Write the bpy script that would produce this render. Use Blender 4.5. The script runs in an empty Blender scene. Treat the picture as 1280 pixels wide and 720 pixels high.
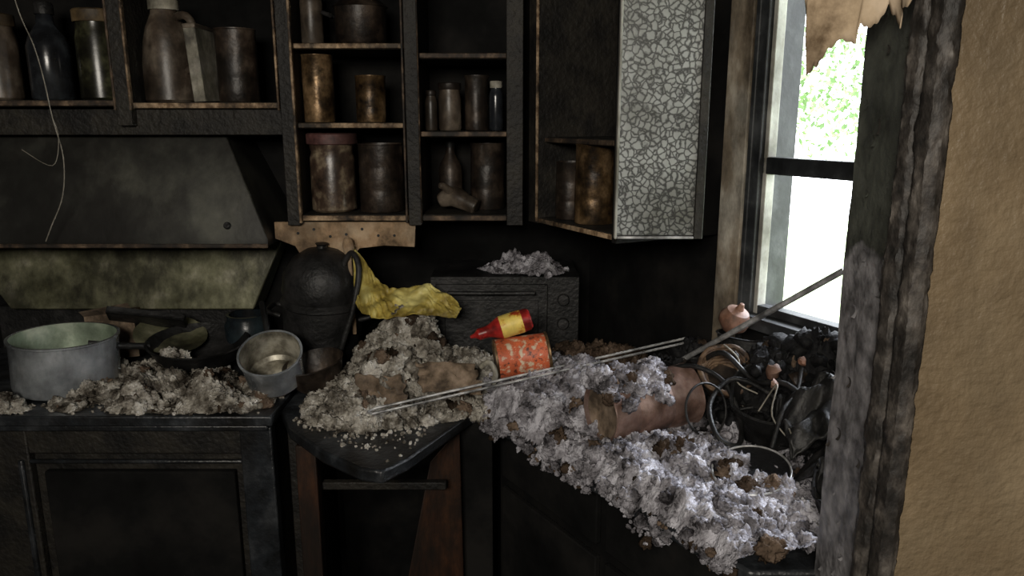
import bpy, bmesh, math, random
import numpy as np
from mathutils import Matrix, Vector, noise as mn
random.seed(7); np.random.seed(7)
sc = bpy.context.scene
sc.view_settings.view_transform = 'Standard'

# ------------------------------------------------------------------ materials
def M(name, stops, scale=8, rough=.7, metal=0, bump=.3, bscale=40, detail=8, island=0, lo=.35, hi=.65, spec=.4, bdist=.004, stretch=(1,1,1), soot=0, sscale=6):
    m = bpy.data.materials.new(name); m.use_nodes = True
    nt = m.node_tree; N = nt.nodes; L = nt.links
    b = N['Principled BSDF']
    b.inputs['Roughness'].default_value = rough
    b.inputs['Metallic'].default_value = metal
    b.inputs['Specular IOR Level'].default_value = spec
    g = N.new('ShaderNodeNewGeometry')
    mp = N.new('ShaderNodeMapping'); mp.inputs['Scale'].default_value = stretch
    L.new(g.outputs['Position'], mp.inputs['Vector'])
    n = N.new('ShaderNodeTexNoise'); n.inputs['Scale'].default_value = scale; n.inputs['Detail'].default_value = detail
    n.inputs['Roughness'].default_value = .62
    L.new(mp.outputs[0], n.inputs['Vector'])
    r = N.new('ShaderNodeValToRGB'); cr = r.color_ramp
    k = len(stops)
    while len(cr.elements) < k: cr.elements.new(.5)
    for i, c in enumerate(stops):
        cr.elements[i].position = lo + (hi-lo)*i/max(1, k-1)
        cr.elements[i].color = (*c, 1)
    src = n.outputs['Fac']
    if island:
        mx = N.new('ShaderNodeMix'); mx.data_type = 'FLOAT'; mx.inputs[0].default_value = island
        L.new(n.outputs['Fac'], mx.inputs[2]); L.new(g.outputs['Random Per Island'], mx.inputs[3])
        src = mx.outputs[0]
    L.new(src, r.inputs[0]); out = r.outputs[0]
    if soot:   # patchy soot film, real deposit on the surface
        ns = N.new('ShaderNodeTexNoise'); ns.inputs['Scale'].default_value = sscale; ns.inputs['Detail'].default_value = 10; ns.inputs['Roughness'].default_value=.7
        ms = N.new('ShaderNodeMapping'); ms.inputs['Scale'].default_value=(1,1,.55); ms.inputs['Location'].default_value=(3.1,1.7,0)
        L.new(g.outputs['Position'], ms.inputs['Vector']); L.new(ms.outputs[0], ns.inputs['Vector'])
        mr = N.new('ShaderNodeMapRange'); mr.inputs[1].default_value=.62; mr.inputs[2].default_value=.40; mr.inputs[3].default_value=0; mr.inputs[4].default_value=soot
        L.new(ns.outputs[0], mr.inputs[0])
        mc = N.new('ShaderNodeMix'); mc.data_type='RGBA'; L.new(mr.outputs[0], mc.inputs[0]); L.new(out, mc.inputs[6]); mc.inputs[7].default_value=(.008,.007,.006,1)
        out = mc.outputs[2]
    L.new(out, b.inputs['Base Color'])
    if bump:
        n2 = N.new('ShaderNodeTexNoise'); n2.inputs['Scale'].default_value = bscale; n2.inputs['Detail'].default_value = 5
        L.new(mp.outputs[0], n2.inputs['Vector'])
        bp = N.new('ShaderNodeBump'); bp.inputs['Strength'].default_value = bump; bp.inputs['Distance'].default_value = bdist
        L.new(n2.outputs['Fac'], bp.inputs['Height']); L.new(bp.outputs[0], b.inputs['Normal'])
    m['ramp'] = r.name
    return m

char   = M('charred_paint', [(.004,.004,.004),(.011,.010,.009),(.026,.023,.018),(.009,.008,.007),(.055,.047,.036)], scale=9, rough=.6, bump=1, bscale=80, spec=.3, hi=.80, soot=.6, sscale=5)
charw  = M('charred_wall', [(.002,.002,.002),(.006,.006,.006),(.014,.013,.012)], scale=4, rough=.9, bump=.4, bscale=25, spec=.12)
black  = M('soot_black', [(.004,.004,.004),(.011,.011,.011),(.024,.023,.023)], scale=14, rough=.5, bump=.6, bscale=90, spec=.35)
counter= M('scorched_counter', [(.006,.007,.008),(.018,.021,.025),(.055,.06,.066)], scale=11, rough=.36, bump=.6, bscale=80, soot=.6, spec=.45)
edgew  = M('scorched_wood_edge', [(.015,.009,.005),(.17,.105,.055),(.52,.37,.23)], scale=26, rough=.7, bump=.4, bscale=90, soot=.9, sscale=14, lo=.32, hi=.6)
edged  = M('dark_wood_edge', [(.006,.005,.004),(.06,.037,.022),(.2,.135,.085)], scale=26, rough=.7, soot=.9, sscale=14)
orange_wood = M('heat_browned_wood', [(.006,.004,.003),(.04,.016,.008),(.095,.038,.016)], scale=5, rough=.6, stretch=(3,3,.6), soot=.8, spec=.25)
board  = M('bare_board', [(.1,.065,.035),(.36,.24,.14),(.48,.36,.24)], scale=14, rough=.85, soot=.55, sscale=12)
hoodm  = M('smoked_enamel', [(.006,.006,.005),(.016,.016,.014),(.05,.05,.042),(.10,.10,.08)], scale=3.2, rough=.42, bump=.25, bscale=24, soot=.75, hi=.72)
guard  = M('heat_stained_steel', [(.05,.045,.02),(.15,.15,.09),(.27,.265,.17),(.46,.44,.33)], scale=9, rough=.38, metal=.3, bump=.35, bscale=30, lo=.30, hi=.70, soot=.8, sscale=7)
steel  = M('sooted_steel', [(.24,.26,.28),(.45,.48,.51),(.68,.72,.75)], scale=7, rough=.27, metal=.6, bump=.12, bscale=60, soot=.55, spec=.8)
steelg = M('steel_inside', [(.18,.23,.17),(.38,.46,.35),(.68,.74,.6)], scale=9, rough=.32, metal=.45, bump=.15, soot=.4)
bowlin = M('smoky_pan_inside', [(.05,.045,.03),(.26,.24,.19),(.6,.57,.48)], scale=16, rough=.4, metal=.4, bump=.3, soot=.35)
tin    = M('rusty_tin', [(.02,.012,.007),(.15,.09,.04),(.45,.29,.15)], scale=16, rough=.38, metal=.55, bump=.5, soot=.8, sscale=12)
dtin   = M('dark_tin', [(.007,.005,.004),(.032,.022,.016),(.095,.069,.05)], scale=14, rough=.42, metal=.2, bump=.5, soot=.75, sscale=12)
smoke  = M('smoked_plastic', [(.018,.013,.009),(.075,.056,.041),(.2,.163,.125)], scale=9, rough=.38, bump=.25, soot=.75, sscale=9)
jarm   = M('smoked_jar', [(.015,.01,.008),(.08,.052,.036),(.30,.24,.16)], scale=18, rough=.3, bump=.25, soot=.6, sscale=9)
greenj = M('green_glass', [(.006,.006,.004),(.022,.022,.012),(.085,.085,.045)], scale=16, rough=.25, bump=.1, soot=.8)
blueg  = M('blue_glass', [(.006,.007,.009),(.018,.021,.026),(.05,.058,.066)], scale=10, rough=.2, bump=.1, soot=.6)
ybrown = M('browned_lid', [(.04,.025,.012),(.12,.078,.035),(.2,.14,.07)], scale=18, rough=.6, soot=.7)
pinkl  = M('melted_lid', [(.03,.012,.012),(.12,.05,.045),(.22,.10,.09)], scale=18, rough=.6, soot=.6)
ivory  = M('sooty_ivory', [(.10,.09,.07),(.3,.28,.22),(.5,.47,.40)], scale=14, rough=.65, soot=.6, sscale=14)
yellow = M('yellow_plastic', [(.15,.10,.015),(.46,.36,.08),(.68,.60,.22)], scale=14, rough=.5, bump=.3, soot=.35, sscale=12)
red    = M('red_plastic', [(.12,.01,.008),(.38,.02,.018),(.55,.05,.035)], scale=20, rough=.32, bump=.1, soot=.3, sscale=25)
ylabel = M('label_yellow', [(.3,.04,.01),(.7,.42,.06),(.8,.6,.14)], scale=34, rough=.45, bump=.1, lo=.38, hi=.5, soot=.3, sscale=25)
olabel = M('label_orange', [(.6,.5,.36),(.52,.10,.035),(.60,.13,.05),(.10,.03,.02)], scale=60, rough=.45, bump=.1, lo=.38, hi=.66, soot=.35, sscale=20)
insul  = M('insulation_warm', [(.022,.018,.014),(.13,.115,.095),(.36,.335,.29),(.62,.59,.54)], scale=24, rough=1, bump=1, bscale=200, bdist=.009, island=.14, lo=.33, hi=.62, spec=.02)  # singed browns; dark and pale patches also paint in crevice shadow and highlights
insulc = M('insulation_cool', [(.022,.02,.022),(.12,.113,.122),(.32,.308,.335),(.58,.57,.62)], scale=24, rough=1, bump=1, bscale=200, bdist=.009, island=.14, lo=.33, hi=.63, spec=.02)  # bluish tint paints in cool window light; patches also carry shadow and highlights
ashb   = M('ash_brown', [(.012,.009,.006),(.06,.042,.03),(.18,.13,.095)], scale=30, rough=1, bump=1, bscale=160, bdist=.006, island=.3, spec=.03, lo=.3, hi=.7)
ashk   = M('ash_black', [(.002,.002,.002),(.006,.006,.007),(.016,.016,.017),(.06,.056,.052)], scale=24, rough=.7, bump=.8, bscale=120, island=.35, lo=.35, hi=.9, spec=.25)
card   = M('brown_card', [(.07,.048,.03),(.22,.16,.11),(.36,.27,.2)], scale=20, rough=.95, soot=.5, sscale=20)
copper = M('heated_copper', [(.05,.032,.028),(.24,.145,.115),(.44,.32,.28)], scale=12, rough=.38, metal=.35, bump=.5, lo=.3, hi=.65, soot=.5, sscale=14)
cane   = M('cane', [(.03,.017,.011),(.13,.078,.047),(.27,.18,.11)], scale=40, rough=.7, soot=.4)
oball  = M('orange_skin', [(.06,.03,.018),(.22,.11,.07),(.32,.2,.15)], scale=14, rough=.6, soot=.5, sscale=20)
rodm   = M('bare_steel_rod', [(.10,.10,.10),(.33,.33,.33),(.62,.62,.62)], scale=25, rough=.4, metal=.4, bump=.1)
casing = M('sooty_casing', [(.05,.035,.02),(.25,.205,.15),(.56,.52,.44)], scale=8, rough=.7, stretch=(1,1,.5), soot=.65, sscale=8)
sashm  = M('sash_paint', [(.25,.24,.2),(.45,.44,.4),(.6,.6,.55)], scale=9, rough=.6, soot=.5)
winf   = M('window_dark_frame', [(.006,.007,.008),(.02,.022,.024),(.06,.064,.068)], scale=9, rough=.55)
tan    = M('tan_wall', [(.14,.098,.056),(.225,.165,.098),(.28,.215,.135)], scale=4, rough=.48, bump=1, bscale=85, bdist=.004, detail=5, lo=.25, hi=.7, soot=.45, sscale=2.2)
rust   = M('charred_trim', [(.010,.009,.008),(.045,.038,.033),(.13,.113,.098),(.28,.25,.22)], scale=38, rough=.6, bump=.9, bscale=80, stretch=(1,1,.6), soot=.7, sscale=12, hi=.74)
paper  = M('torn_paper', [(.12,.08,.045),(.46,.35,.23),(.6,.48,.35)], scale=9, rough=.9, bump=.3, soot=.25)
wirem  = M('pale_wire', [(.10,.09,.07),(.2,.185,.155),(.3,.275,.23)], scale=30, rough=.6)
floorm = M('burnt_floor', [(.003,.003,.003),(.008,.008,.007),(.025,.02,.016)], scale=7, rough=.9, spec=.2)
plaster= M('stained_plaster', [(.12,.10,.08),(.2,.17,.13),(.26,.22,.17)], scale=3, rough=.9)
leafm  = M('leaves', [(.10,.17,.06),(.19,.28,.12),(.34,.42,.24)], scale=3, rough=.6, bump=0, island=.7)
bark   = M('bark', [(.1,.07,.05),(.2,.15,.1)], scale=9)
grass  = M('grass', [(.3,.4,.2),(.5,.6,.35)], scale=3, rough=.9)
tealm  = M('teal_glass',[(.006,.007,.009),(.011,.018,.024),(.026,.04,.048)],rough=.25, soot=.6)

def crackle():
    m = bpy.data.materials.new('crackle_glass'); m.use_nodes = True
    nt = m.node_tree; N = nt.nodes; L = nt.links; b = N['Principled BSDF']
    g = N.new('ShaderNodeNewGeometry')
    v = N.new('ShaderNodeTexVoronoi'); v.feature='DISTANCE_TO_EDGE'; v.inputs['Scale'].default_value=72
    mp = N.new('ShaderNodeMapping'); mp.inputs['Scale'].default_value=(1,.2,1)
    nz = N.new('ShaderNodeTexNoise'); nz.inputs['Scale'].default_value=60
    ad = N.new('ShaderNodeMix'); ad.data_type='VECTOR'; ad.inputs[0].default_value=.014
    L.new(g.outputs['Position'], mp.inputs[0]); L.new(mp.outputs[0], nz.inputs[0])
    L.new(mp.outputs[0], ad.inputs[4]); L.new(nz.outputs['Color'], ad.inputs[5]); L.new(ad.outputs[1], v.inputs['Vector'])
    r = N.new('ShaderNodeValToRGB'); r.color_ramp.elements[0].position=.03; r.color_ramp.elements[0].color=(.045,.047,.047,1)
    r.color_ramp.elements[1].position=.19; r.color_ramp.elements[1].color=(.34,.355,.35,1)
    L.new(v.outputs['Distance'], r.inputs[0])
    n2 = N.new('ShaderNodeTexNoise'); n2.inputs['Scale'].default_value=6; n2.inputs['Detail'].default_value=6
    r2 = N.new('ShaderNodeValToRGB'); r2.color_ramp.elements[0].position=.3; r2.color_ramp.elements[0].color=(.35,.345,.31,1); r2.color_ramp.elements[1].position=.62; r2.color_ramp.elements[1].color=(1,1,1,1)
    L.new(g.outputs['Position'], n2.inputs[0]); L.new(n2.outputs[0], r2.inputs[0])
    mm = N.new('ShaderNodeMix'); mm.data_type='RGBA'; mm.blend_type='MULTIPLY'; mm.inputs[0].default_value=1
    L.new(r.outputs[0], mm.inputs[6]); L.new(r2.outputs[0], mm.inputs[7]); L.new(mm.outputs[2], b.inputs['Base Color'])
    bp = N.new('ShaderNodeBump'); bp.inputs['Strength'].default_value=.5; bp.inputs['Distance'].default_value=.002
    L.new(v.outputs['Distance'], bp.inputs['Height']); L.new(bp.outputs[0], b.inputs['Normal'])
    b.inputs['Roughness'].default_value=.4
    return m
glassm = crackle()

def jambmat():
    m = M('jamb_paint', [(.02,.022,.018),(.075,.08,.066),(.13,.137,.115)], scale=8, rough=.5, bump=.8, bscale=60, soot=.5, sscale=7)
    nt = m.node_tree; N = nt.nodes; L = nt.links; b = N['Principled BSDF']
    old = b.inputs['Base Color'].links[0].from_socket
    g = N.new('ShaderNodeNewGeometry'); sx = N.new('ShaderNodeSeparateXYZ'); L.new(g.outputs['Position'], sx.inputs[0])
    n = N.new('ShaderNodeTexNoise'); n.inputs['Scale'].default_value=11; n.inputs['Detail'].default_value=7
    L.new(g.outputs['Position'], n.inputs[0])
    a = N.new('ShaderNodeMath'); a.operation='MULTIPLY_ADD'; a.inputs[1].default_value=.16; L.new(n.outputs[0], a.inputs[0]); L.new(sx.outputs['Z'], a.inputs[2])
    c = N.new('ShaderNodeMapRange'); c.inputs[1].default_value=1.525; c.inputs[2].default_value=1.515; L.new(a.outputs[0], c.inputs[0])
    n3 = N.new('ShaderNodeTexNoise'); n3.inputs['Scale'].default_value=38; n3.inputs['Detail'].default_value=8; L.new(g.outputs['Position'], n3.inputs[0])
    r = N.new('ShaderNodeValToRGB'); r.color_ramp.elements[0].position=.33; r.color_ramp.elements[0].color=(.07,.068,.07,1); r.color_ramp.elements[1].position=.66; r.color_ramp.elements[1].color=(.28,.27,.28,1)
    L.new(n3.outputs[0], r.inputs[0])
    mx = N.new('ShaderNodeMix'); mx.data_type='RGBA'; L.new(c.outputs[0], mx.inputs[0])
    L.new(old, mx.inputs[6]); L.new(r.outputs[0], mx.inputs[7]); L.new(mx.outputs[2], b.inputs['Base Color'])
    return m
jamb = jambmat()

# ------------------------------------------------------------------ mesh builder
class B:
    def __init__(s, name): s.name=name; s.v=[]; s.f=[]; s.mi=[]; s.mats=[]
    def _m(s, mat):
        if mat not in s.mats: s.mats.append(mat)
        return s.mats.index(mat)
    def add(s, vs, fs, mat, T=None):
        o=len(s.v); k=s._m(mat)
        if T is not None: vs=[tuple(T@Vector(p)) for p in vs]
        s.v.extend([tuple(p) for p in vs]); s.f.extend([tuple(i+o for i in f) for f in fs]); s.mi.extend([k]*len(fs)); return s
    def box(s, x0,x1,y0,y1,z0,z1, mat, T=None):
        vs=[(x,y,z) for z in (z0,z1) for y in (y0,y1) for x in (x0,x1)]
        fs=[(0,2,3,1),(4,5,7,6),(0,1,5,4),(2,6,7,3),(0,4,6,2),(1,3,7,5)]
        return s.add(vs,fs,mat,T)
    def prism(s, poly, z0,z1, mat, T=None):
        n=len(poly); vs=[(p[0],p[1],z0) for p in poly]+[(p[0],p[1],z1) for p in poly]
        fs=[tuple(range(n-1,-1,-1)), tuple(range(n,2*n))]+[(i,(i+1)%n,n+(i+1)%n,n+i) for i in range(n)]
        return s.add(vs,fs,mat,T)
    def lathe(s, prof, mat, T=None, seg=40, dent=0, seed=0):
        vs=[];fs=[]
        for j,(r,z) in enumerate(prof):
            for i in range(seg):
                a=2*math.pi*i/seg; rr=r
                if dent: rr=r*(1+dent*mn.noise(Vector((math.cos(a)*1.3+seed,math.sin(a)*1.3,z*9))))
                vs.append((rr*math.cos(a),rr*math.sin(a),z))
        for j in range(len(prof)-1):
            for i in range(seg):
                a=j*seg+i; b=j*seg+(i+1)%seg
                fs.append((a,b,b+seg,a+seg))
        return s.add(vs,fs,mat,T)
    def tube(s, pts, r, mat, T=None, seg=10, smooth=True, closed=False):
        P=[Vector(p) for p in pts]
        if smooth and len(P)>2:
            Q=[];n=len(P); rng = range(n) if closed else range(n-1)
            for i in rng:
                p0=P[(i-1)%n] if (closed or i>0) else P[0]; p1=P[i]; p2=P[(i+1)%n]; p3=P[(i+2)%n] if (closed or i+2<n) else P[-1]
                for k in range(6):
                    t=k/6; Q.append(.5*((2*p1)+(p2-p0)*t+(2*p0-5*p1+4*p2-p3)*t*t+(3*p1-p0-3*p2+p3)*t**3))
            if not closed: Q.append(P[-1])
            P=Q
        n=len(P); vs=[];fs=[]; up=Vector((0,0,1)); last=None
        for i,p in enumerate(P):
            d=(P[(i+1)%n]-P[i-1]) if closed else (P[min(i+1,n-1)]-P[max(i-1,0)])
            d.normalize()
            if last is None:
                a=d.cross(up)
                if a.length<.1: a=d.cross(Vector((1,0,0)))
            else: a=last-d*last.dot(d)
            a.normalize(); last=a; b=d.cross(a)
            rr = r(i/(n-1)) if callable(r) else r
            for k in range(seg):
                t=2*math.pi*k/seg; vs.append(tuple(p+a*math.cos(t)*rr+b*math.sin(t)*rr))
        for i in range(n if closed else n-1):
            for k in range(seg):
                A=i*seg; Bq=((i+1)%n)*seg
                fs.append((A+k,A+(k+1)%seg,Bq+(k+1)%seg,Bq+k))
        if not closed: fs.append(tuple(range(seg-1,-1,-1))); fs.append(tuple(range((n-1)*seg,n*seg)))
        return s.add(vs,fs,mat,T)
    def sheet(s, fn, nu, nv, mat, T=None):
        vs=[fn(i/nu,j/nv) for j in range(nv+1) for i in range(nu+1)]
        fs=[(j*(nu+1)+i,j*(nu+1)+i+1,(j+1)*(nu+1)+i+1,(j+1)*(nu+1)+i) for j in range(nv) for i in range(nu)]
        return s.add(vs,fs,mat,T)
    def done(s, bevel=0, ang=38, solid=0, sub=0):
        me=bpy.data.meshes.new(s.name); 
        V=np.array(s.v); c=(V.min(0)+V.max(0))/2; c[2]=V[:,2].min()
        me.from_pydata((V-c).tolist(),[],s.f); 
        for m in s.mats: me.materials.append(m)
        me.polygons.foreach_set('material_index', s.mi)
        me.polygons.foreach_set('use_smooth',[True]*len(s.f))
        me.update()
        if ang<179: me.set_sharp_from_angle(angle=math.radians(ang))
        o=bpy.data.objects.new(s.name,me); o.location=c; sc.collection.objects.link(o)
        if solid:
            m=o.modifiers.new('solid','SOLIDIFY'); m.thickness=solid; m.offset=0
        if sub:
            m=o.modifiers.new('sub','SUBSURF'); m.levels=sub; m.render_levels=sub
        if bevel:
            m=o.modifiers.new('bevel','BEVEL'); m.width=bevel; m.segments=2; m.limit_method='ANGLE'; m.angle_limit=math.radians(40)
        return o

def TR(x,y,z,rx=0,ry=0,rz=0):
    return Matrix.Translation((x,y,z)) @ Matrix.Rotation(math.radians(rz),4,'Z') @ Matrix.Rotation(math.radians(ry),4,'Y') @ Matrix.Rotation(math.radians(rx),4,'X')
def AX(p, axis):
    return Matrix.Translation(p) @ Vector(axis).normalized().to_track_quat('Z','Y').to_matrix().to_4x4()

W0=Vector((.34,2.23)); t=Vector((.471,-.882)).normalized(); nn=Vector((-t.y,t.x))
RW=Matrix(((t.x,nn.x,0,W0.x),(t.y,nn.y,0,W0.y),(0,0,1,0),(0,0,0,1)))

# ------------------------------------------------------------------ shell
b=B('floor'); b.box(-2.1,1.7,-2.1,2.6,-.1,0,floorm); b.done()
b=B('ceiling'); b.box(-2.1,1.7,-2.1,2.6,2.45,2.55,charw); b.done()
b=B('wall_back'); b.box(-2.1,.32,2.4,2.5,0,2.45,charw); b.done()
b=B('wall_left'); b.box(-2.1,-2.0,-2.0,2.4,0,2.45,charw); b.done()
b=B('wall_rear'); b.box(-2.1,1.7,-2.1,-2.0,0,2.45,plaster); b.done()
b=B('wall_side'); b.box(1.6,1.7,-2.0,1.1,0,2.45,plaster); b.done()
HS0,HS1,HZ0,HZ1=.482,1.08,1.14,2.12
b=B('wall_right')
b.box(-.24,HS0,0,.12,0,2.45,charw,RW); b.box(HS1,1.5,0,.12,0,2.45,charw,RW)
b.box(HS0,HS1,0,.12,0,HZ0,charw,RW); b.box(HS0,HS1,0,.12,HZ1,2.45,charw,RW); b.done()
b=B('wall_partition')
b.box(.502,1.6,.912,1.095,0,2.45,tan); b.box(-2.0,.502,.925,1.09,2.12,2.45,charw); b.done(bevel=.004)
b=B('trim_jamb')
def jf(u,v):
    y=1.105-.15*u; z=2.12*v
    return (.492+.003*mn.noise(Vector((y*20,z*6,0)))-.0015*abs(mn.noise(Vector((y*60,z*30,0)))), y, z)
b.sheet(jf,40,400,jamb)
b.box(.494,.501,.958,1.105,0,2.12,jamb)
for i in range(30):
    y=random.uniform(.965,1.10); z=random.choice([random.uniform(.8,1.5),random.uniform(1.38,2.05)]); a=random.uniform(.003,.009); h=random.uniform(.006,.022); c=random.uniform(.0015,.004)
    b.sheet(lambda u,v:(.4895-c*(2*v-1)**2*(1+.5*u), y+a*(u-.5)*(1-.3*v), z+h*(v-.5)),4,5,random.choice([jamb,jamb,rust]))
b.done()
b=B('trim_corner')
def cf(u,v):
    z=2.12*v; n=.005*mn.noise(Vector((u*3,z*16,2)))+.003*mn.noise(Vector((u*8,z*50,2)))+.0015*mn.noise(Vector((u*20,z*140,2)))
    P=[(.497,.968),(.483,.964),(.478,.95),(.483,.938),(.490,.934),(.486,.922),(.490,.908),(.503,.905),(.512,.909)]
    k=u*8; i=min(7,int(k)); f=k-i
    return (P[i][0]*(1-f)+P[i+1][0]*f-abs(n), P[i][1]*(1-f)+P[i+1][1]*f+n*.6, z)
b.sheet(cf,32,520,rust); b.done(solid=.003)
b=B('window_1')
b.box(HS0,HS0+.022,-.005,.11,HZ0,HZ1,winf,RW); b.box(HS1-.035,HS1,-.005,.11,HZ0,HZ1,winf,RW)
b.box(HS0,HS1,-.03,.11,HZ0-.01,HZ0+.02,winf,RW); b.box(HS0,HS1,-.005,.11,HZ1-.03,HZ1,winf,RW)
b.box(HS0+.02,HS1-.035,.008,.038,1.493,1.532,winf,RW)
b.box(HS0+.022,HS0+.034,.008,.036,HZ0,HZ1,sashm,RW); b.box(HS1-.06,HS1-.035,.01,.04,HZ0,HZ1,sashm,RW)
b.box(HS0+.02,HS1-.035,.01,.04,HZ0+.02,HZ0+.04,winf,RW)
b.done(bevel=.002)
b=B('trim_window')
b.box(.395,.47,-.018,0,.93,2.3,casing,RW); b.box(.47,.484,-.012,0,.93,2.12,winf,RW); b.box(HS1,HS1+.09,-.018,0,.93,2.3,casing,RW); b.box(.40,HS1+.09,-.02,0,HZ1,2.25,casing,RW)
b.done(bevel=.003)

# ------------------------------------------------------------------ back wall cabinets
b=B('wall_cabinet')
ZT=2.3
def bay(x0,x1,z0,shelves,edge):
    b.box(x0,x1,2.105,2.383,z0-.018,z0,char); b.box(x0,x1,2.098,2.105,z0-.016,z0-.002,edge)
    for z in shelves:
        b.box(x0,x1,2.115,2.383,z-.016,z,char); b.box(x0,x1,2.108,2.115,z-.014,z-.001,edge)
for x0,x1,z0 in ((-1.06,-1.02,1.60),(-.62,-.585,1.33),(-.285,-.25,1.33),(-.015,.03,1.33),(-1.6,-1.56,1.6)):
    b.box(x0,x1,2.09,2.395,z0,ZT,char)
b.box(-1.064,-1.058,2.085,2.10,1.64,ZT,edged); b.box(-1.022,-1.016,2.085,2.10,1.64,ZT,edgew)
b.box(-.627,-.621,2.085,2.1,1.64,ZT,edgew); b.box(-.586,-.579,2.083,2.10,1.337,ZT,edgew); b.box(-.293,-.287,2.085,2.1,1.337,ZT,edged); b.box(-.251,-.247,2.085,2.1,1.337,ZT,edged)
bay(-1.56,-1.06,1.668,[],edged); bay(-1.02,-.62,1.662,[],edgew)
bay(-.585,-.285,1.358,[1.608,1.815],edgew); bay(-.25,-.015,1.358,[1.585,1.79],edged)
b.box(-1.6,.03,2.385,2.398,1.34,ZT,charw)
b.box(-1.6,.03,2.09,2.395,ZT,ZT+.03,char)
b.box(-1.6,-.62,2.12,2.395,1.575,1.644,char)
b.done(bevel=.002)
b=B('corner_cabinet')
b.box(-.03,.02,-.318,-.02,1.34,ZT,char,RW); b.box(.02,.025,-.326,-.318,1.345,ZT,edgew,RW)
b.box(.366,.385,-.318,-.003,1.335,ZT,charw,RW)
b.box(.02,.366,-.31,-.003,1.34,1.356,char,RW); b.box(.02,.366,-.318,-.31,1.342,1.354,edgew,RW)
b.box(.02,.366,-.29,-.003,1.555,1.571,char,RW); b.box(.02,.366,-.297,-.29,1.557,1.569,edged,RW)
b.box(.02,.366,-.012,-.002,1.34,ZT,charw,RW); b.box(-.03,.385,-.318,-.003,ZT,ZT+.03,char,RW)
b.done(bevel=.002)
b=B('glass_cabinet_door')
b.box(.232,.238,1.708,1.728,1.352,2.29,sashm); b.box(.238,.412,1.712,1.724,1.36,2.29,glassm)
b.box(.412,.432,1.708,1.728,1.352,2.29,char); b.box(.238,.412,1.708,1.728,1.352,1.358,rodm); b.done(bevel=.0015)
b=B('wooden_rail'); 
b.prism([(-.665,1.29),(-.61,1.268),(-.595,1.24),(-.53,1.226),(-.49,1.215),(-.455,1.232),(-.43,1.262),(-.36,1.27),(-.275,1.266),(-.27,1.336),(-.665,1.336)],-2.13,-2.115,board,Matrix.Rotation(math.radians(90),4,'X'))
for i in range(7): b.lathe([(0,0),(.004,0),(.004,.002),(0,.002)],black,AX((-.6+.045*i,2.114,1.305+.012*math.sin(i*2)),(0,-1,0)),seg=12)
b.done()

b=B('range_hood')
vs=[(-1.65,2.395,1.57),(-.80,2.395,1.57),(-.80,2.17,1.57),(-1.65,2.17,1.57),(-1.65,2.395,1.30),(-.67,2.395,1.30),(-.67,2.06,1.30),(-1.65,2.06,1.30),
    (-1.65,2.395,1.275),(-.67,2.395,1.275),(-.67,2.06,1.275),(-1.65,2.06,1.275)]
fs=[(0,3,2,1),(3,7,6,2),(0,1,5,4),(1,2,6,5),(0,4,7,3),(7,11,10,6),(6,10,9,5),(5,9,8,4),(4,8,11,7),(8,9,10,11)]
b.add(vs,fs,hoodm); b.box(-1.65,-.668,2.054,2.06,1.272,1.284,edged)
b.lathe([(0,0),(.01,0),(.01,.012),(0,.012)],black,AX((-.78,2.075,1.33),(0,-1,.4)),seg=16)
b.done(bevel=.003)

b=B('kitchen_range')
b.box(-1.62,-.585,1.735,2.39,.885,.912,counter)
b.box(-1.6,-.6,1.79,2.39,0,.885,char)
b.box(-1.6,-1.21,1.765,1.79,.10,.87,char); b.box(-.675,-.595,1.755,1.79,.0,.875,counter)
b.box(-1.21,-.675,1.765,1.79,.80,.875,char); b.box(-1.21,-.675,1.76,1.772,.775,.785,counter)
b.box(-1.235,-1.222,1.755,1.77,.1,.785,counter)
b.box(-1.18,-.70,1.768,1.79,.12,.75,charw)
b.box(-1.6,-.6,1.745,1.765,.868,.884,counter)
b.box(-1.6,-.8,2.29,2.37,.912,1.05,black)
X=[(-1.53,1.05),(-.79,1.05),(-.70,1.262),(-1.70,1.262)]
b.add([(x,2.25 if z<1.1 else 2.30,z) for x,z in X]+[(x,2.375,z) for x,z in X],[(0,1,2,3),(7,6,5,4),(0,4,5,1),(1,5,6,2),(2,6,7,3),(3,7,4,0)],guard)
b.done(bevel=.004)

# ------------------------------------------------------------------ counters
poly=[(-.58,2.385),(-.58,1.80),(-.53,1.69),(-.42,1.56),(-.32,1.475),(-.27,1.46),(-.225,1.52),(-.09,1.80),(.385,1.10),(.895,1.105),(.245,2.385)]
b=B('counter_slab'); b.prism(poly,.872,.903,counter); b.done(bevel=.006)
b=B('base_cabinet')
b.prism([(-.03,1.86),(.44,1.12),(.87,1.12),(.235,2.37),(-.03,2.37)],0,.871,charw)
fd=(Vector((.44,1.12))-Vector((-.03,1.86))); fd.normalize(); fn=Vector((fd.y,-fd.x))
FM=Matrix(((fd.x,fn.x,0,-.03),(fd.y,fn.y,0,1.86),(0,0,1,0),(0,0,0,1)))
for k in range(2): b.box(.03+k*.42,.42+k*.42,0,.015,.1,.68,charw,FM); b.box(.03+k*.42,.42+k*.42,0,.015,.71,.84,charw,FM)
b.done(bevel=.003)
b=B('burnt_cabinet_frame')
b.box(-.51,-.462,1.66,1.70,0,.868,orange_wood); b.box(-.57,-.53,1.80,1.84,0,.868,char)
b.box(-.462,-.16,1.70,1.72,.735,.755,char)
b.box(-.20,-.05,1.80,1.82,0,.87,charw); b.box(-.57,-.05,2.35,2.38,0,.87,charw)
b.add([(-.36,1.72,0),(-.12,1.76,0),(-.12,1.78,0),(-.36,1.74,0),(-.2,1.72,.8),(-.13,1.76,.87),(-.13,1.78,.87),(-.2,1.74,.8)],[(3,2,1,0),(4,5,6,7),(0,1,5,4),(1,2,6,5),(2,3,7,6),(3,0,4,7)],orange_wood)
b.done(bevel=.003)

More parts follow.
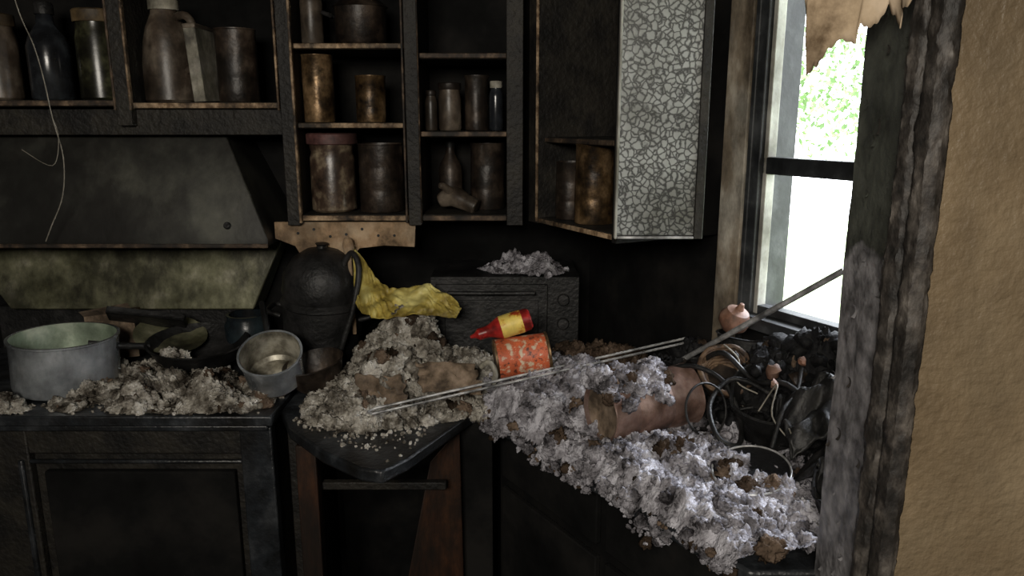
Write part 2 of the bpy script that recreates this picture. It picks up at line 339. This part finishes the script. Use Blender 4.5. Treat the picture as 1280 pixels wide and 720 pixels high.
# ------------------------------------------------------------------ debris
def ico(sub):
    bm=bmesh.new(); bmesh.ops.create_icosphere(bm,subdivisions=sub,radius=1)
    v=np.array([p.co[:] for p in bm.verts]); f=np.array([tuple(x.index for x in q.verts) for q in bm.faces]); bm.free(); return v,f
def variants(sub,n,fluffy):
    V,F=ico(sub); out=[]
    for k in range(n):
        d=[]
        for p in V:
            p=Vector(p); o=Vector((k*7.3,k*2.1,0))
            if fluffy: q=.8+.5*mn.noise(p*1.4+o)+.6*abs(mn.noise(p*2.6+o))+.35*abs(mn.noise(p*6+o))
            else: q=1+.55*mn.noise(p*1.7+o)+.35*mn.noise(p*4+o)
            d.append(q)
        v=V*np.array(d)[:,None]*np.array([1,random.uniform(.75,1),random.uniform(.6,.9)]); out.append(v)
    return out,F
LO=variants(3,10,True); HI=variants(4,10,True); AN=variants(2,12,False)
def chunks(b, pts, sizes, mat, angular=False, alt=None, altp=0):
    for p,s in zip(pts,sizes):
        k=b._m(alt if (alt and random.random()<altp) else mat)
        vs,F = AN if angular else (HI if s>.014 else LO)
        v=vs[random.randrange(len(vs))]
        q=np.random.randn(4); q/=np.linalg.norm(q); w,x,y,z=q
        R=np.array([[1-2*(y*y+z*z),2*(x*y-z*w),2*(x*z+y*w)],[2*(x*y+z*w),1-2*(x*x+z*z),2*(y*z-x*w)],[2*(x*z-y*w),2*(y*z+x*w),1-2*(x*x+y*y)]])
        V=(v@R.T)*s+np.array(p)
        o=len(b.v); b.v.extend(map(tuple,V.tolist()))
        b.f.extend(map(tuple,(F+o).tolist())); b.mi.extend([k]*len(F))
def pile(name, x0,x1,y0,y1, hf, zb, mat, n, smin,smax, step=.004, extra=None, sink=.0, rough=.017, angular=False, pw=3.0, alt=None, altp=0):
    b=B(name); nx=int((x1-x0)/step); ny=int((y1-y0)/step); idx={}; vs=[]; fs=[]
    H=np.full((nx+1,ny+1),-1.)
    for i in range(nx+1):
        for j in range(ny+1):
            x=x0+i*step;y=y0+j*step; h=hf(x,y)
            if h>-.5:
                e=abs(mn.noise(Vector((x*24,y*24,1))))*1.5+abs(mn.noise(Vector((x*60,y*60,5))))+.6*mn.noise(Vector((x*140,y*140,5)))
                H[i,j]=h+rough*(e-.35)*min(1,max(.1,h/.02))
    for i in range(nx):
        for j in range(ny):
            c=[(i,j),(i+1,j),(i+1,j+1),(i,j+1)]
            if all(H[q]>-.5 for q in c) and max(H[q] for q in c)>.002:
                f=[]
                for q in c:
                    if q not in idx: idx[q]=len(vs); vs.append((x0+q[0]*step,y0+q[1]*step,zb+max(H[q],.001)))
                    f.append(idx[q])
                fs.append(tuple(f))
    b.add(vs,fs,mat)
    pts=[];ss=[];tries=0
    while len(pts)<n and tries<n*30:
        tries+=1
        x=random.uniform(x0,x1);y=random.uniform(y0,y1);h=hf(x,y)
        if h<.003: continue
        if mn.noise(Vector((x*16,y*16,9)))<-.05+.5*(random.random()-.5): continue
        s=smin+(smax-smin)*random.random()**pw
        pts.append((x,y,zb+h+s*sink)); ss.append(s)
    chunks(b,pts,ss,mat,angular,alt,altp)
    if extra: extra(b)
    return b.done(ang=180 if not angular else 60)
def G(x,y,cx,cy,sx,sy,h): return h*math.exp(-((x-cx)/sx)**2-((y-cy)/sy)**2)

def h_left(x,y):
    if y<1.742 or x>-.60: return -1
    if (x+1.20)**2+(y-1.95)**2<.130**2: return -1
    h=G(x,y,-.86,1.86,.22,.09,.085)+G(x,y,-1.42,1.80,.16,.06,.05)+G(x,y,-.98,2.02,.15,.12,.07)+G(x,y,-1.22,1.78,.3,.03,.022)+G(x,y,-.7,1.80,.1,.05,.03)
    h*=(.75+.9*mn.noise(Vector((x*11,y*11,0))))
    h-=.013
    return h if h>0 else -1
def crumbs_left(b):
    pts=[(random.uniform(-1.55,-.62),random.gauss(1.80,.035),.914) for i in range(160)]
    pts=[p for p in pts if p[1]>1.742 and (p[0]+1.2)**2+(p[1]-1.95)**2>.018]
    chunks(b,pts,[.002+.005*random.random()**2 for p in pts],insul)
pile('insulation_clumps',-1.6,-.6,1.74,2.2,h_left,.912,insul,900,.0025,.022,alt=ashb,altp=.08,pw=3.0,extra=crumbs_left)

def h_mid(x,y):
    if x<-.572: return -1
    h=G(x,y,-.28,1.99,.15,.14,.215)+G(x,y,-.20,1.88,.15,.10,.06)+G(x,y,.03,1.87,.13,.12,.085)+G(x,y,-.40,1.82,.11,.10,.07)+G(x,y,-.32,1.72,.12,.07,.03)+G(x,y,.05,2.0,.2,.12,.05)
    h*=(.85+.6*mn.noise(Vector((x*9,y*9,3))))
    e=min(y-(1.80-(x+.58)*1.28), 9)
    if x>-.225 and x<-.09: e=min(e,(1.52+(x+.225)*2.07-y)*-1)
    h=h-.014+min(0,e)*.8
    return h if h>0 else -1
def crumbs_mid(b):
    pts=[]
    for i in range(300):
        x=random.uniform(-.53,-.2); y=random.gauss(1.66,.07)
        if y<1.76-(x+.58)*.90 or y>1.8 or (x>-.23 and y<1.56+(x+.225)*2.2): continue
        pts.append((x,y,.905))
    chunks(b,pts,[.002+.005*random.random()**2 for p in pts],insul)
pile('insulation_mound',-.575,.2,1.60,2.08,h_mid,.903,insul,1150,.0025,.028,alt=ashb,altp=.12,pw=2.8,extra=crumbs_mid)

F0=Vector((-.09,1.80)); FT=Vector((.475,-.70)).normalized(); FN=Vector((-FT.y,FT.x))
def h_right(x,y):
    d=Vector((x,y))-F0; s=d.dot(FT); c=d.dot(FN)
    lim=-.012+.022*mn.noise(Vector((s*14,0,3)))+.012*mn.noise(Vector((s*45,0,3)))
    if s<-.05 or c<lim or y<1.11 or c>.46 or (Vector((x,y))-W0).dot(nn)>-.03: return -1
    h=.035+.035*mn.noise(Vector((x*8,y*8,0)))+G(s,c,.20,.20,.16,.14,.05)+G(s,c,.05,.15,.16,.2,.055)+G(s,c,.55,.13,.22,.12,.02)
    h*=max(0,min(1,(c-lim)/.04))
    cm=.28+.09*max(0,min(1,(s-.35)/.2))
    if c>cm: h*=max(.1,1-(c-cm)*6)
    return max(h,.002)
def spill(b):
    pts=[];ss=[]
    for i in range(520):
        s=random.uniform(0,.82)
        dep=max(0,.03+.06*mn.noise(Vector((s*9,4,0))))
        z=.905-abs(random.random())**1.3*dep; p=F0+FT*s-FN*random.uniform(-.012,.018)
        if p.y<1.11: continue
        pts.append((p.x,p.y,z)); ss.append(.003+.012*random.random()**2.2)
    chunks(b,pts,ss,insulc,alt=ashb,altp=.1)
pile('insulation_debris',-.15,.78,1.11,2.0,h_right,.903,insulc,2300,.0022,.023,extra=spill,alt=ashb,altp=.08,pw=3.0)

def h_dark(x,y):
    d=Vector((x,y))-F0; s=d.dot(FT); c=d.dot(FN)
    w=(Vector((x,y))-W0).dot(nn)
    c0=.25+.10*max(0,min(1,(s-.42)/.15))
    if w>-.035 or y<1.115 or c<c0 or s<-.05: return -1
    h=.13*min(1,(c-c0)/.11)+G(s,c,.64,.5,.22,.12,.13)+.07*mn.noise(Vector((x*10,y*10,4)))-G(s,c,.42,.38,.09,.09,.11)
    h*=max(.15,min(1,(s-.0)/.3))
    return h if h>0 else -1
def junk(b):
    for i in range(150):
        s=random.uniform(.2,.85); c=random.uniform(.31,.5); p=F0+FT*s+FN*c
        if p.y<1.16 or (p-W0).dot(nn)>-.09: continue
        z=.90+max(0,h_dark(p.x,p.y))+.005
        a=random.uniform(0,6.28); l=random.uniform(.02,.07); el=random.uniform(-.1,.7)
        d=Vector((math.cos(a)*math.cos(el),math.sin(a)*math.cos(el),math.sin(el)))*l
        q=Vector((p.x,p.y,z))
        e=q+d; 
        if (Vector((e.x,e.y))-W0).dot(nn)>-.03 or e.y<1.12: continue
        if i%3: b.tube([q-d*.5,q+Vector((0,0,random.uniform(0,.02))),q+d],random.uniform(.0015,.005),random.choice([black,black,black,dtin]))
        else: b.box(-l*.8,l*.8,-.013,.013,0,.004,random.choice([black,char,black,dtin]),AX(q,(random.gauss(0,.5),random.gauss(0,.5),1)))
pile('charred_rubble',.02,.9,1.115,2.2,h_dark,.903,ashk,1800,.003,.030,step=.006,rough=.03,sink=.1,angular=True,extra=junk,pw=2.4,alt=ashb,altp=.05)
def h_brown(x,y):
    if (Vector((x,y))-W0).dot(nn)>-.03: return -1
    h=G(x,y,.17,1.97,.15,.10,.125)+G(x,y,.33,1.90,.1,.09,.095)-.01
    return h if h>0 else -1
pile('ash_heap',.0,.42,1.78,2.07,h_brown,.903,ashb,600,.003,.018,sink=.1)
def h_top(x,y):
    h=(G(x,y,0.03,2.2,.10,.08,.05)+G(x,y,.1,2.15,.05,.06,.02))*(.8+.8*mn.noise(Vector((x*15,y*15,8))))-.008
    return h if h>0 else -1
pile('plaster_crumbs',-.2,.18,2.09,2.34,h_top,1.187,insulc,260,.0025,.013)

# ------------------------------------------------------------------ utensil helpers
def can_prof(r,h): return [(0,0),(r*.97,0),(r,.003),(r,h*.3),(r*.985,h*.32),(r,h*.34),(r,h*.64),(r*.985,h*.66),(r,h*.68),(r,h-.004),(r*1.03,h-.002),(r*1.03,h+.001),(r*.96,h+.001),(r*.95,h-.006),(0,h-.006)]
def can(name,x,y,z,r,h,mat,T=None):
    b=B(name); b.lathe(can_prof(r,h),mat,T or TR(x,y,z),dent=.06,seed=x*9); b.done()
def jar(name,x,y,z,r,h,mat,lid,neck=.75,T=None):
    b=B(name); T=T or TR(x,y,z)
    b.lathe([(0,0),(r*.9,0),(r,.006),(r,h*.68),(r*.93,h*.76),(r*neck,h*.83),(r*neck,h*.88)],mat,T,dent=.03,seed=x*5)
    b.lathe([(r*neck*1.1,h*.86),(r*neck*1.13,h*.87),(r*neck*1.13,h*.985),(r*neck*1.05,h),(0,h)],lid,T,dent=.04); b.done()
def bottle(name,x,y,z,r,h,mat,cap,T=None):
    b=B(name); T=T or TR(x,y,z)
    b.lathe([(0,0),(r*.92,0),(r,.006),(r,h*.55),(r*.85,h*.65),(r*.42,h*.78),(r*.36,h*.9)],mat,T)
    b.lathe([(r*.45,h*.88),(r*.45,h*.98),(r*.38,h),(0,h)],cap,T); b.done()

jar('storage_jar',-1.43,2.2,1.669,.055,.23,smoke,ybrown,.85)
bottle('glass_bottle',-1.285,2.2,1.669,.055,.26,blueg,black)
jar('storage_jar',-1.145,2.2,1.669,.058,.24,greenj,ybrown,.9)
b=B('plastic_jug'); T=TR(-.955,2.2,1.663)
b.lathe([(0,0),(.062,0),(.068,.006),(.066,.10),(.062,.16),(.052,.2),(.036,.235),(.034,.25)],smoke,T,dent=.04)
b.lathe([(.04,.245),(.04,.27),(.03,.275),(0,.275)],ivory,T)
b.tube([(.038,-.02,.225),(.07,-.03,.228),(.09,-.035,.20),(.092,-.035,.14),(.08,-.03,.095),(.055,-.02,.085)],.011,smoke,T)
b.done()
b=B('recipe_box'); b.box(-.016,.016,-.07,.07,0,.2,ivory,TR(-.842,2.18,1.663,0,-4,0)); b.box(-.017,.017,-.071,.071,.19,.203,smoke,TR(-.842,2.18,1.663,0,-4,0)); b.done(bevel=.003)
can('storage_canister',-.765,2.2,1.663,.055,.195,dtin)
jar('spice_jar',-.548,2.19,1.816,.03,.16,smoke,tin)
b=B('cooking_pot'); b.lathe([(0,0),(.062,0),(.07,.01),(.072,.1),(.076,.103),(.072,.106),(.05,.125),(.012,.135),(.012,.15),(0,.152)],dtin,TR(-.42,2.22,1.816)); b.tube([(-.49,2.2,1.89),(-.515,2.18,1.9),(-.49,2.16,1.89)],.006,black); b.done()
can('tin_can',-.54,2.19,1.609,.043,.18,tin)
can('tin_can',-.395,2.19,1.609,.041,.125,tin)
jar('storage_jar',-.513,2.2,1.359,.063,.22,jarm,pinkl,1.0)
can('storage_canister',-.375,2.2,1.359,.063,.19,dtin)
jar('spice_jar',-.228,2.2,1.586,.018,.11,smoke,dtin)
jar('spice_jar',-.175,2.2,1.586,.032,.13,smoke,dtin,.9)
can('tin_can',-.10,2.22,1.586,.034,.15,dtin)
jar('spice_jar',-.045,2.2,1.586,.02,.135,blueg,ivory)
can('storage_canister',-.072,2.26,1.359,.05,.19,dtin)
bottle('glass_bottle',-.185,2.31,1.359,.035,.2,dtin,black)
b=B('oven_mitt')
b.tube([(-.21,2.2,1.385),(-.17,2.19,1.40),(-.13,2.17,1.385),(-.10,2.16,1.372)],lambda q:.012+.018*math.sin(min(1,q*1.3+.15)*math.pi*.75),smoke,seg=14)
b.tube([(-.17,2.18,1.41),(-.19,2.16,1.43),(-.205,2.15,1.435)],lambda q:.014-.006*q,smoke,seg=12); b.done(sub=1)
can('tin_can',0,0,0,.040,.15,dtin,T=RW@TR(.08,-.25,1.357)); can('tin_can',0,0,0,.050,.20,tin,T=RW@TR(.185,-.245,1.357))

# ------------------------------------------------------------------ range-top objects
b=B('steel_pot'); T=TR(-1.20,1.95,.913,0,2,0)
b.lathe([(0,0),(.118,0),(.126,.006),(.129,.02),(.129,.135),(.134,.138),(.134,.143),(.126,.143)],steel,T,seg=64,dent=.01)
b.lathe([(.126,.143),(.125,.02),(.118,.008),(0,.006)],steelg,T,seg=64)
b.done()
b=B('saucepan'); T=AX((-.615,1.87,.99),(.05,-.5,.88))
b.lathe([(0,-.04),(.062,-.04),(.072,-.03),(.076,.05),(.081,.054),(.081,.058),(.075,.058)],steel,T,seg=56,dent=.02)
b.lathe([(.075,.058),(.07,-.025),(.06,-.034),(0,-.035)],bowlin,T,seg=56)
b.tube([(-.02,.075,.035),(-.03,.12,.05),(-.05,.19,.055)],.008,black,T); b.done()
b=B('mixing_bowl'); T=TR(-.51,1.92,.915,8,-10,0)
b.lathe([(0,0),(.04,0),(.065,.03),(.078,.08),(.081,.083),(.077,.085),(.06,.03),(.03,.008),(0,.007)],dtin,T); b.done()
b=B('wok'); T=TR(-.90,2.09,.925,6,3,0)
b.lathe([(0,0),(.06,0),(.11,.03),(.135,.075),(.139,.078),(.133,.08),(.10,.036),(.05,.01),(0,.008)],black,T,seg=48); b.tube([(-.12,-.04,.07),(-.18,-.08,.085),(-.25,-.11,.10)],.009,black,T); b.done()
b=B('baking_tray'); T=TR(-1.07,2.17,1.02,-38,10,12); b.box(-.11,.10,-.07,.07,0,.006,black,T); b.box(-.11,.10,-.07,-.064,0,.02,black,T); b.box(-.11,.10,.064,.07,0,.02,black,T); b.box(-.11,-.104,-.07,.07,0,.02,black,T); b.box(.094,.10,-.07,.07,0,.02,black,T); b.done()
b=B('ceramic_plate'); T=TR(-1.0,2.14,.99,15,14,0); b.lathe([(0,0),(.06,0),(.095,.014),(.1,.017),(.094,.018),(.06,.006),(0,.005)],guard,T); b.done()
b=B('cardboard_box'); T=TR(-1.17,2.18,.925,-6,-4,15); b.box(-.07,.06,-.05,.05,0,.135,card,T); b.add([(-.07,-.05,.135),(.06,-.05,.135),(.06,-.09,.165),(-.07,-.09,.155)],[(0,1,2,3)],card,T); b.done()
b=B('glass_jar'); b.lathe([(0,0),(.06,0),(.066,.01),(.066,.09),(.058,.105),(.06,.12),(.052,.12),(.05,.02),(0,.015)],tealm,TR(-.80,2.22,.925)); b.done()
b=B('stockpot'); T=TR(-.55,2.12,.905,4,3,0)
b.lathe([(0,0),(.09,0),(.1,.01),(.108,.12),(.112,.2),(.118,.205),(.118,.212),(.108,.222),(.112,.24),(.105,.29),(.08,.335),(.045,.357),(.015,.364),(.014,.37),(.018,.376),(.0,.378)],black,T,seg=48,dent=.05)
for sg in (-1,1): b.tube([(sg*.11,-.04,.17),(sg*.145,-.035,.18),(sg*.15,0,.182),(sg*.145,.035,.18),(sg*.11,.04,.17)],.007,black,T)
b.done()
b=B('kettle_handle_frame'); b.tube([(-.47,2.0,1.0),(-.43,2.0,1.12),(-.415,2.02,1.22),(-.44,2.05,1.26),(-.47,2.06,1.2),(-.46,2.04,1.08)],.008,black); b.done()
b=B('wooden_spoon'); b.tube([(-.44,2.05,1.03),(-.445,2.06,1.15),(-.45,2.07,1.26)],.006,board); b.lathe([(0,-.03),(.012,-.02),(.017,0),(.012,.02),(0,.028)],board,AX((-.452,2.072,1.275),(-.02,.05,1))); b.done()

b=B('yellow_bag')
up=[(-.445,2.09,1.255),(-.415,2.07,1.24),(-.375,2.04,1.185),(-.335,2.02,1.155),(-.28,2.0,1.165),(-.22,1.98,1.18),(-.18,1.97,1.155),(-.135,1.96,1.115)]
dn=[(-.425,2.0,1.115),(-.40,1.96,1.10),(-.37,1.93,1.095),(-.32,1.91,1.10),(-.27,1.90,1.11),(-.22,1.91,1.11),(-.18,1.91,1.105),(-.145,1.92,1.10)]
def yb(u,v):
    k=u*7; i=min(6,int(k)); f=k-i
    a=Vector(up[i]).lerp(Vector(up[i+1]),f); c=Vector(dn[i]).lerp(Vector(dn[i+1]),f); p=a.lerp(c,v)
    q=abs(mn.noise(Vector((u*6+v*2,v*1.5,1))))*.045-.012+abs(mn.noise(Vector((u*14-v*3,v*3,5))))*.016
    return (p.x+.3*q,p.y-q*.8,p.z+q*.5+.012)
b.sheet(yb,90,30,yellow); b.done(solid=.0015,ang=50)

b=B('toaster_oven')
b.box(-.23,.19,2.09,2.36,.915,1.185,black); b.box(-.215,.10,2.08,2.09,.94,1.165,black); b.box(-.19,.075,2.076,2.081,.965,1.12,black)
b.tube([(-.18,2.06,1.145),(-.06,2.055,1.145),(.065,2.06,1.145)],.006,black)
for z in (.98,1.05,1.12): b.lathe([(0,0),(.018,0),(.016,.014),(0,.015)],black,AX((.145,2.09,z),(0,-1,0)),seg=20)
for x in (-.2,.16):
    b.box(x-.012,x+.012,2.12,2.15,.903,.915,black)
b.done(bevel=.006)

b=B('condiment_bottle'); T=AX((-.098,1.80,1.095),(.93,.12,.27))@Matrix.Scale(.92,4)
b.lathe([(0,-.005),(.004,-.005),(.007,.008),(.014,.016),(.016,.018),(.016,.04)],red,T)
b.lathe([(.015,.038),(.018,.05),(.027,.07),(.031,.08)],red,T); b.lathe([(.031,.08),(.0315,.085),(.0315,.135),(.031,.14)],ylabel,T); b.lathe([(.031,.14),(.03,.158),(.024,.164),(0,.162)],red,T)
b.done()
b=B('coffee_tin'); T=AX((-.042,1.795,1.035),(.95,.12,.12))
b.lathe([(0,.002),(.048,.002),(.052,0),(.052,.004),(.050,.006)],tin,T,seg=56); b.lathe([(.050,.006),(.050,.062),(.0495,.064),(.050,.066),(.050,.128)],olabel,T,dent=.06,seg=56); b.lathe([(.050,.128),(.052,.130),(.052,.135),(.048,.135),(.046,.128),(0,.128)],tin,T,seg=56)
b.done()
b=B('bent_tin_lid'); b.tube([(-.075,1.76,1.03),(-.055,1.75,1.045),(-.04,1.75,1.02),(-.045,1.755,.99)],.007,ivory); b.done()
b=B('cardboard_scrap')
def scrap(ox,oy,oz,w,h,sx,sz,seed):
    def f(u,v):
        r=.2*mn.noise(Vector((u*5,v*5,seed))); uu=u+r*(abs(u-.5)*1.2); vv=v+r*(abs(v-.5)*1.6)
        return (ox+w*uu-.02*vv,oy-.02*uu+sx*vv,oz+sz*vv+.014*mn.noise(Vector((u*5,v*5,seed+3))))
    return f
b.sheet(scrap(-.37,1.74,.945,.12,0,.05,.055,1),20,16,card); b.done(solid=.002)
b=B('cardboard_scrap'); b.sheet(scrap(-.22,1.755,.97,.15,0,.05,.06,7),20,16,card); b.done(solid=.002)

b=B('oven_rack')
A=Vector((-.322,1.646,.955)); C=Vector((.439,1.82,1.075)); off=Vector((.0,.022,.004))
b.tube([A,C],.0032,rodm); b.tube([A+off,C+off],.0032,rodm)
b.tube([C,C+Vector((.012,.011,.002)),C+off],.0032,rodm); b.tube([A,A+Vector((-.012,.011,0)),A+off],.0032,rodm)
b.done()
b=B('towel_bar'); b.tube([(.395,1.83,1.005),(.634,1.42,1.338)],.0065,rodm); b.tube([(.395,1.83,1.005),(.40,1.80,.99),(.42,1.79,.985)],.006,rodm); b.done()

b=B('metal_canister'); ax=Vector((.9,.43,.03)).normalized(); c0=Vector((.284,1.593,1.0))-ax*.105
T=AX(c0,ax); b.lathe([(.058,.006),(.068,0),(.070,.002),(.069,.01),(.069,.06),(.0675,.063),(.069,.066),(.069,.15),(.0675,.153),(.069,.156),(.069,.225),(.071,.23),(.066,.23)],copper,T,seg=64,dent=.07)
b.lathe([(.068,.004),(.058,.006),(.03,.012),(0,.01)],card,T,seg=64,dent=.03); b.lathe([(.066,.23),(.06,.22),(0,.218)],dtin,T,seg=56)
b.done()
b=B('insulation_tuft'); pts=[];ss=[]
for i in range(420):
    a=random.gauss(0,.42)+1.5; l=random.uniform(-.01,.15)
    side=ax.cross(Vector((0,0,1))).normalized()
    p=c0+ax*l+(side*math.cos(a)+Vector((0,0,1))*math.sin(a))*(.066+abs(random.gauss(0,.008)))
    pts.append(tuple(p)); ss.append(.003+.02*random.random()**2.4)
chunks(b,pts,ss,insulc,alt=ashb,altp=.08); b.done(ang=180)
b=B('wicker_basket')
T=TR(.49,1.67,1.03,42,-6,0)
for k in range(7):
    r=.040+.0035*k
    b.tube([(r*math.cos(a*.5236),r*math.sin(a*.5236),.008*k+.003*(-1)**a) for a in range(12)],.006,cane,T,closed=True)
b.lathe([(0,0),(.042,0),(.044,.004),(0,.004)],dtin,T); b.done()
b=B('electric_cord')
b.tube([(.34,1.66,1.05),(.40,1.62,1.08),(.46,1.57,1.06),(.48,1.50,1.0),(.46,1.44,.97),(.42,1.45,.985),(.42,1.52,1.03),(.48,1.56,1.07),(.55,1.50,1.05),(.60,1.42,1.0)],.0055,black)
b.tube([(.44,1.70,1.06),(.47,1.62,1.11),(.52,1.55,1.07),(.56,1.47,1.09),(.60,1.40,1.06)],.006,black)
b.tube([(.50,1.36,1.0),(.53,1.40,1.06),(.57,1.44,1.08),(.60,1.50,1.12)],.0045,black); b.done()
b=B('tin_hoop'); T=TR(.41,1.51,1.02,70,25,20); b.tube([(.055*math.cos(a*.5236),.055*math.sin(a*.5236),0) for a in range(12)],.0025,black,T,closed=True); b.done()
b=B('jar_ring'); T=TR(.455,1.335,.968,12,-10,0); b.tube([(.072*math.cos(a*.5236),.072*math.sin(a*.5236),0) for a in range(12)],.0022,rodm,T,closed=True); b.lathe([(.0,-.004),(.066,-.004),(.072,0)],ashk,T); b.done()
b=B('stockpot'); T=TR(.61,1.58,.885,22,-20,0); b.lathe([(0,0),(.08,0),(.086,.01),(.088,.20),(.093,.205),(.086,.206),(.08,.02),(0,.015)],black,T,dent=.16)
b.tube([(-.03,.088,.16),(-.028,.118,.17),(.028,.118,.17),(.03,.088,.16)],.006,black,T)
chunks(b,[(.585+random.gauss(0,.035),1.60+random.gauss(0,.035),1.075+random.random()*.035) for i in range(90)],[.006+.018*random.random()**2 for i in range(90)],ashk,True)
b.done()
b=B('bucket'); T=TR(.55,1.74,.91,-4,4,0); b.lathe([(0,0),(.055,0),(.07,.2),(.075,.204),(.068,.205),(.05,.1),(0,.1)],black,T,dent=.05); b.tube([(-.07,0,.2),(-.05,-.06,.15),(0,-.085,.13),(.05,-.06,.15),(.07,0,.2)],.003,black,T); b.done()
b=B('burnt_gourd'); b.lathe([(0,-.033),(.018,-.03),(.034,-.012),(.036,.006),(.026,.024),(.010,.030),(.005,.045),(.0,.047)],oball,TR(.515,1.70,1.165,20,15,0),dent=.06); b.done()
b=B('melted_plastic')
def melt(cx,cy,cz,w,d,seed):
    def f(u,v):
        x=(u-.5)*w; y=(v-.5)*d; e=mn.noise(Vector((u*3,v*3,seed)))
        return (cx+x+.03*e,cy+y+.02*mn.noise(Vector((v*4,u*4,seed))),cz+.05*e+.03*mn.noise(Vector((u*8,v*8,seed)))-.05*((u-.5)**2+(v-.5)**2)*4)
    return f
b.sheet(melt(.62,1.42,1.09,.18,.16,1),36,30,black); b.sheet(melt(.62,1.27,1.03,.16,.16,9),30,26,black)
b.done(solid=.004,ang=60)
b=B('coiled_wire')
b.tube([(.50,1.45,1.04),(.53,1.44,1.10),(.51,1.40,1.05),(.55,1.38,1.0),(.53,1.36,1.04)],.0016,wirem); b.tube([(.47,1.62,1.13),(.50,1.60,1.10),(.49,1.57,1.06),(.53,1.55,1.04)],.0018,wirem); b.done()
b=B('terracotta_shards')
for (x,y,z,s) in ((.55,1.52,1.10,.018),(.535,1.47,1.09,.011),(.60,1.50,1.13,.012)): chunks(b,[(x,y,z)],[s],oball,True)
b.done()
b=B('hanging_wire'); b.tube([(-1.32,2.02,2.45),(-1.27,2.02,2.1),(-1.24,2.01,1.9),(-1.21,2.01,1.8),(-1.19,2.0,1.72),(-1.18,2.0,1.62),(-1.165,2.0,1.52),(-1.18,2.0,1.42),(-1.22,2.0,1.34),(-1.24,2.0,1.30)],.0015,wirem)
b.tube([(-1.18,2.0,1.62),(-1.165,1.99,1.57),(-1.19,1.99,1.5),(-1.27,2.0,1.54)],.001,wirem); b.done()

pp=[(.375,1.035,1.775),(.385,1.03,1.745),(.398,1.03,1.675),(.410,1.028,1.69),(.425,1.02,1.72),(.440,1.01,1.71),(.450,1.005,1.735),(.460,1.0,1.73),(.466,.99,1.755),(.472,.965,1.725),(.474,.95,1.75),(.470,.92,1.745),(.470,.90,1.78)]
def tp(u,v):
    k=u*(len(pp)-1); i=min(len(pp)-2,int(k)); f=k-i; a=Vector(pp[i]).lerp(Vector(pp[i+1]),f)
    w=.010*mn.noise(Vector((u*5,v*4,0)))*v
    jag=.008*mn.noise(Vector((u*40,0,2)))
    zz=2.13+(a.z+jag-2.13)*v
    return (a.x-abs(w)-.012*v*v*math.sin(u*9)**2, a.y-w, zz)
b=B('torn_wallpaper'); b.sheet(tp,130,40,paper); b.done(solid=.0015)

# ------------------------------------------------------------------ outside
b=B('ground_lawn'); b.box(-8,14,2.7,16,-.6,-.5,grass); b.box(1.75,14,-6,2.7,-.6,-.5,grass); b.done()
b=B('garden_tree'); b.tube([(4.2,6.6,-.5),(4.15,6.6,1),(4.0,6.7,2.2),(3.9,6.6,3.4)],lambda q:.14-.09*q,bark)
for i in range(3600):
    c=random.choice([(2.5,6.4,2.4,.8),(3.3,6.8,2.2,.9),(2.9,6.3,3.0,.9),(2.3,6.6,1.75,.6),(2.7,6.4,1.8,.6),(3.6,6.4,1.9,.6)])
    d=Vector((random.gauss(0,1),random.gauss(0,1),random.gauss(0,1))).normalized()*c[3]*random.random()**.4
    p=Vector(c[:3])+d; s=random.uniform(.02,.045)
    T=TR(p.x,p.y,p.z,random.uniform(0,360),random.uniform(0,360),0)
    b.add([(-s,0,0),(0,-s*.5,0),(s,0,0),(0,s*.5,0)],[(0,1,2,3)],leafm,T)
b.done()

# ------------------------------------------------------------------ light
w=bpy.data.worlds.new('World'); sc.world=w; w.use_nodes=True
bg=w.node_tree.nodes['Background']; bg.inputs[0].default_value=(.90,.94,1,1); bg.inputs[1].default_value=9.0
def lamp(name,kind,loc,target,energy,color,**k):
    l=bpy.data.lights.new(name,kind); l.energy=energy; l.color=color
    for a,v in k.items(): setattr(l,a,v)
    o=bpy.data.objects.new(name,l); o.location=loc; sc.collection.objects.link(o)
    o.rotation_euler=(Vector(target)-Vector(loc)).to_track_quat('-Z','Y').to_euler(); return o
lamp('sun','SUN',(3,3.2,3.5),(.35,1.5,.95),8.0,(.86,.91,1),angle=math.radians(20))
lamp('room_light','AREA',(-.4,-1.0,2.1),(-.2,2.0,1.2),48,(1,.93,.82),shape='RECTANGLE',size=.8,size_y=.5)

cam=bpy.data.cameras.new('Camera'); co=bpy.data.objects.new('Camera',cam); sc.collection.objects.link(co)
co.location=(0,0,1.62); co.rotation_euler=(math.radians(90-12.6),0,0); cam.sensor_width=36; cam.lens=950/1280*36; cam.clip_start=.02
sc.camera=co
